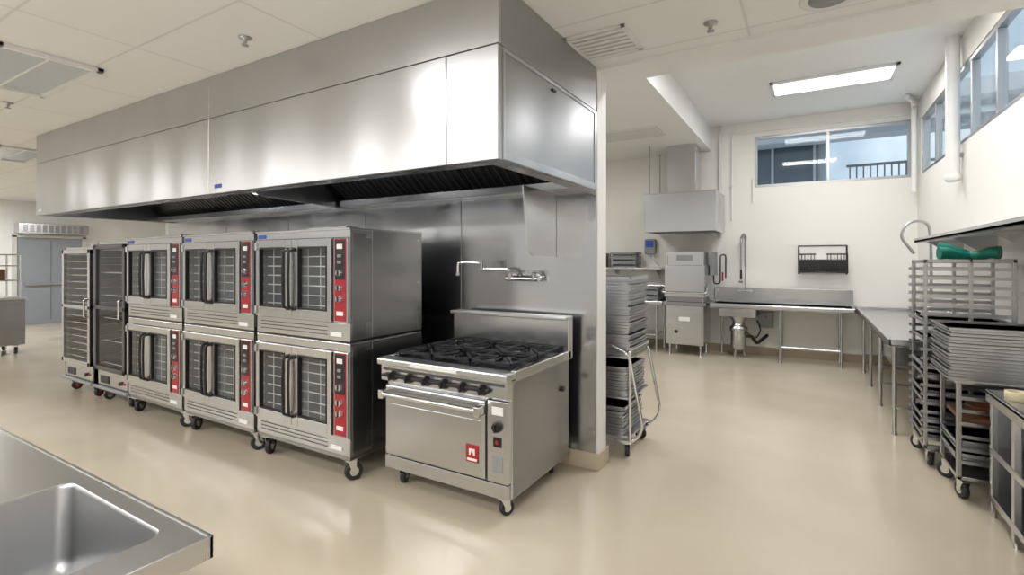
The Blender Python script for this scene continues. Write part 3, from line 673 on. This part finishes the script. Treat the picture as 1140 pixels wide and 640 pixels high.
b.done()
b = B('sheet_pan_cart'); x0, x1, y0, y1, zt = .85, 1.34, 4.38, 4.88, .80
for X in (x0, x1-.028):
    for Y in (y0, y1-.028): b.box(X, X+.028, Y, Y+.028, .14, zt, ALU)
b.box(x0-.01, x1+.01, y0-.01, y1+.01, zt-.02, zt, ST); b.box(x0, x1, y0, y1, .14, .165, ST)
for k in range(6):
    z = .25+k*.085
    b.box(x0, x1, y0+.0, y0+.03, z, z+.004, ALU, 0); b.box(x0, x1, y1-.03, y1, z, z+.004, ALU, 0); b.box(x0, x1, y0-.003, y0, z, z+.022, ALU, 0); b.box(x0, x1, y1, y1+.003, z, z+.022, ALU, 0)
    if k < 2: b.pans(x0-.004, x1-.02, y0+.03, y1-.03, z+.005, 2, .02, jit=.003)
b.box(x0+.03, x1-.1, y0+.05, y1-.05, .51, .54, BROWN, .01); b.lathe((x0+.22, y0+.2, .54), [(.06, 0), (.13, .07), (.135, .075), (.12, .07), (.05, .01)], BROWN)
b.pans(x0-.05, x1-.0, y0-.0, y1+.0, zt, 15, .0225, jit=.008)
for i, (X, Y) in enumerate(((x0+.05, y0+.04), (x0+.05, y1-.08), (x1-.05, y0+.04), (x1-.05, y1-.08))): b.caster(X, Y, .14, .058, i*.6+.3)
b.done()
b = B('rubber_gloves')
def glove(ox, oy, oz, ang, s_=1, tilt=.15):
    old = b.xf.copy(); b.xf = Matrix.Translation((ox, oy, oz)) @ Matrix.Rotation(ang, 4, 'Z') @ Matrix.Rotation(tilt, 4, 'Y') @ Matrix.Scale(s_, 4)
    b.tube([(0, 0, .05), (.06, 0, .06), (.13, 0, .05), (.19, 0, .045), (.25, 0, .04)], [.055, .05, .04, .045, .03], TEAL, 14)
    for k in range(4): b.tube([(.22, -.035+k*.024, .042), (.28, -.045+k*.03, .045), (.32+.01*(k % 2), -.05+k*.033, .02)], [.014, .013, .009], TEAL, 10)
    b.tube([(.17, .03, .045), (.21, .07, .04), (.24, .085, .025)], [.015, .013, .009], TEAL, 10)
    b.xf = old
glove(.88, 5.12, 1.612, .2, .9); glove(.90, 5.32, 1.66, -.25, .9, .3); glove(1.24, 5.08, 1.615, 2.6, .9)
b.done()
b = B('stainless_shelf_table'); x0, x1, y0, y1 = .96, 1.37, 2.9, 4.24
b.box(x0, x1, y0, y1, .765, .79, STT, .006); b.box(x0, x0+.02, y0, y1, .72, .79, STT, .005); b.box(x0, x1, y1-.02, y1, .72, .79, STT, .005)
b.box(x1-.02, x1, y0, y1, .79, .88, ST)
for z in (.12, .42): b.box(x0+.02, x1, y0+.01, y1-.01, z, z+.02, STS); b.box(x0+.015, x0+.03, y0+.01, y1-.01, z-.02, z+.02, ST)
for Y in (y0+.03, 3.82, y1-.03):
    for X in (x0+.035, x1-.04): b.box(X-.018, X+.018, Y-.018, Y+.018, .03, .77, ST); b.tube([(X, Y, 0), (X, Y, .035)], .015, ST, 12)
b.box(x0+.03, x1-.03, y1-.03, y1-.02, .14, .72, STS, 0); b.box(x1-.02, x1-.01, y0, y1-.03, .14, .72, STS, 0)
b.done()
b = B('masking_tape_roll'); c = (1.04, 3.98, .791)
b.lathe(c, [(.038, 0), (.055, 0), (.055, .05), (.038, .05), (.038, 0)], CREAM, 28); b.done()
b = B('label_dispenser'); b.box(1.09, 1.22, 3.72, 3.84, .791, .86, BLK, .012); b.tube([(1.10, 3.78, .86), (1.21, 3.78, .86)], .035, GREY, 16); b.done()

# ---------------------------------------------------------------- far left area
b = B('door_1'); XD = XL+.001; b.box(XD, XD+.04, 4.32, 5.6, 0.0, 2.17, DOORM, .004)
for (u, v, z0, z1) in ((4.24, 4.32, 0, 2.22), (5.6, 5.68, 0, 2.22)): b.box(XD, XD+.07, u, v, z0, z1, LGREY)
b.box(XD, XD+.07, 4.24, 5.68, 2.17, 2.25, LGREY); b.box(XD+.04, XD+.1, 4.45, 5.45, .98, 1.05, ST); b.box(XD+.04, XD+.045, 4.96, 4.97, .1, 2.1, DST, 0); b.done()
b = B('rollup_housing'); b.box(XD, XD+.35, 4.28, 5.64, 2.26, 2.52, ST, .01)  # housing of the roll-up grille above the door
for k in range(10): b.box(XD+.35, XD+.355, 4.36+k*.12, 4.44+k*.12, 2.3, 2.48, STS, 0)
b.done()
b = B('prep_cart'); x0, x1, y0, y1 = -12.4, -11.6, 2.2, 3.12
b.box(x0, x1, y0, y1, .16, .93, STS, .01); b.box(x0-.02, x1+.02, y0-.02, y1+.02, .93, .97, STT)
b.box(x1, x1+.01, y0+.05, y1-.05, .25, .85, STS)
for (X, Y) in ((x0+.05, y0+.05), (x1-.05, y0+.05), (x0+.05, y1-.05), (x1-.05, y1-.05)):
    b.tube([(X, Y, .97), (X, Y, 1.70)], .014, CHR, 10)
for z in (1.25, 1.5, 1.69): b.box(x0+.04, x1-.04, y0+.04, y1-.04, z, z+.02, ALU)
b.box(x0+.2, x1-.2, y0+.2, y1-.2, 1.27, 1.45, BROWN)
for i, (X, Y) in enumerate(((x0+.08, y0+.08), (x1-.08, y0+.08), (x0+.08, y1-.1), (x1-.08, y1-.1))): b.caster(X, Y, .16, .06, i*.5)
b.done()
b = B('utility_bin'); b.prism([(-13.2, 0), (-12.75, 0), (-12.7, .42), (-13.25, .42)], 'y', 4.2, 4.65, DOORM); b.box(-13.27, -12.68, 4.17, 4.68, .41, .45, GREY, .008); b.done()

# ---------------------------------------------------------------- world, camera
w = bpy.data.worlds.new('World'); sc.world = w; w.use_nodes = True; nt = w.node_tree
bg = nt.nodes['Background']; tc = nt.nodes.new('ShaderNodeTexCoord'); no = nt.nodes.new('ShaderNodeTexNoise'); no.inputs['Scale'].default_value = 3; no.inputs['Detail'].default_value = 6
cr = nt.nodes.new('ShaderNodeValToRGB'); cr.color_ramp.elements[0].position = .42; cr.color_ramp.elements[0].color = (.40, .46, .54, 1); cr.color_ramp.elements[1].position = .6; cr.color_ramp.elements[1].color = (.84, .86, .9, 1)
nt.links.new(tc.outputs['Generated'], no.inputs['Vector']); nt.links.new(no.outputs['Fac'], cr.inputs[0]); nt.links.new(cr.outputs[0], bg.inputs[0]); bg.inputs[1].default_value = 1.2

cam = bpy.data.cameras.new('camera'); co = bpy.data.objects.new('camera', cam); sc.collection.objects.link(co)
co.location = (0, 0, 1.6); co.rotation_euler = (math.radians(90), 0, math.radians(30.7))
cam.sensor_width = 36; cam.lens = 556/1140*36; cam.shift_y = -30/1140; cam.clip_start = .05
sc.camera = co
sc.view_settings.view_transform = 'Standard'; sc.view_settings.look = 'None'; sc.view_settings.exposure = .45
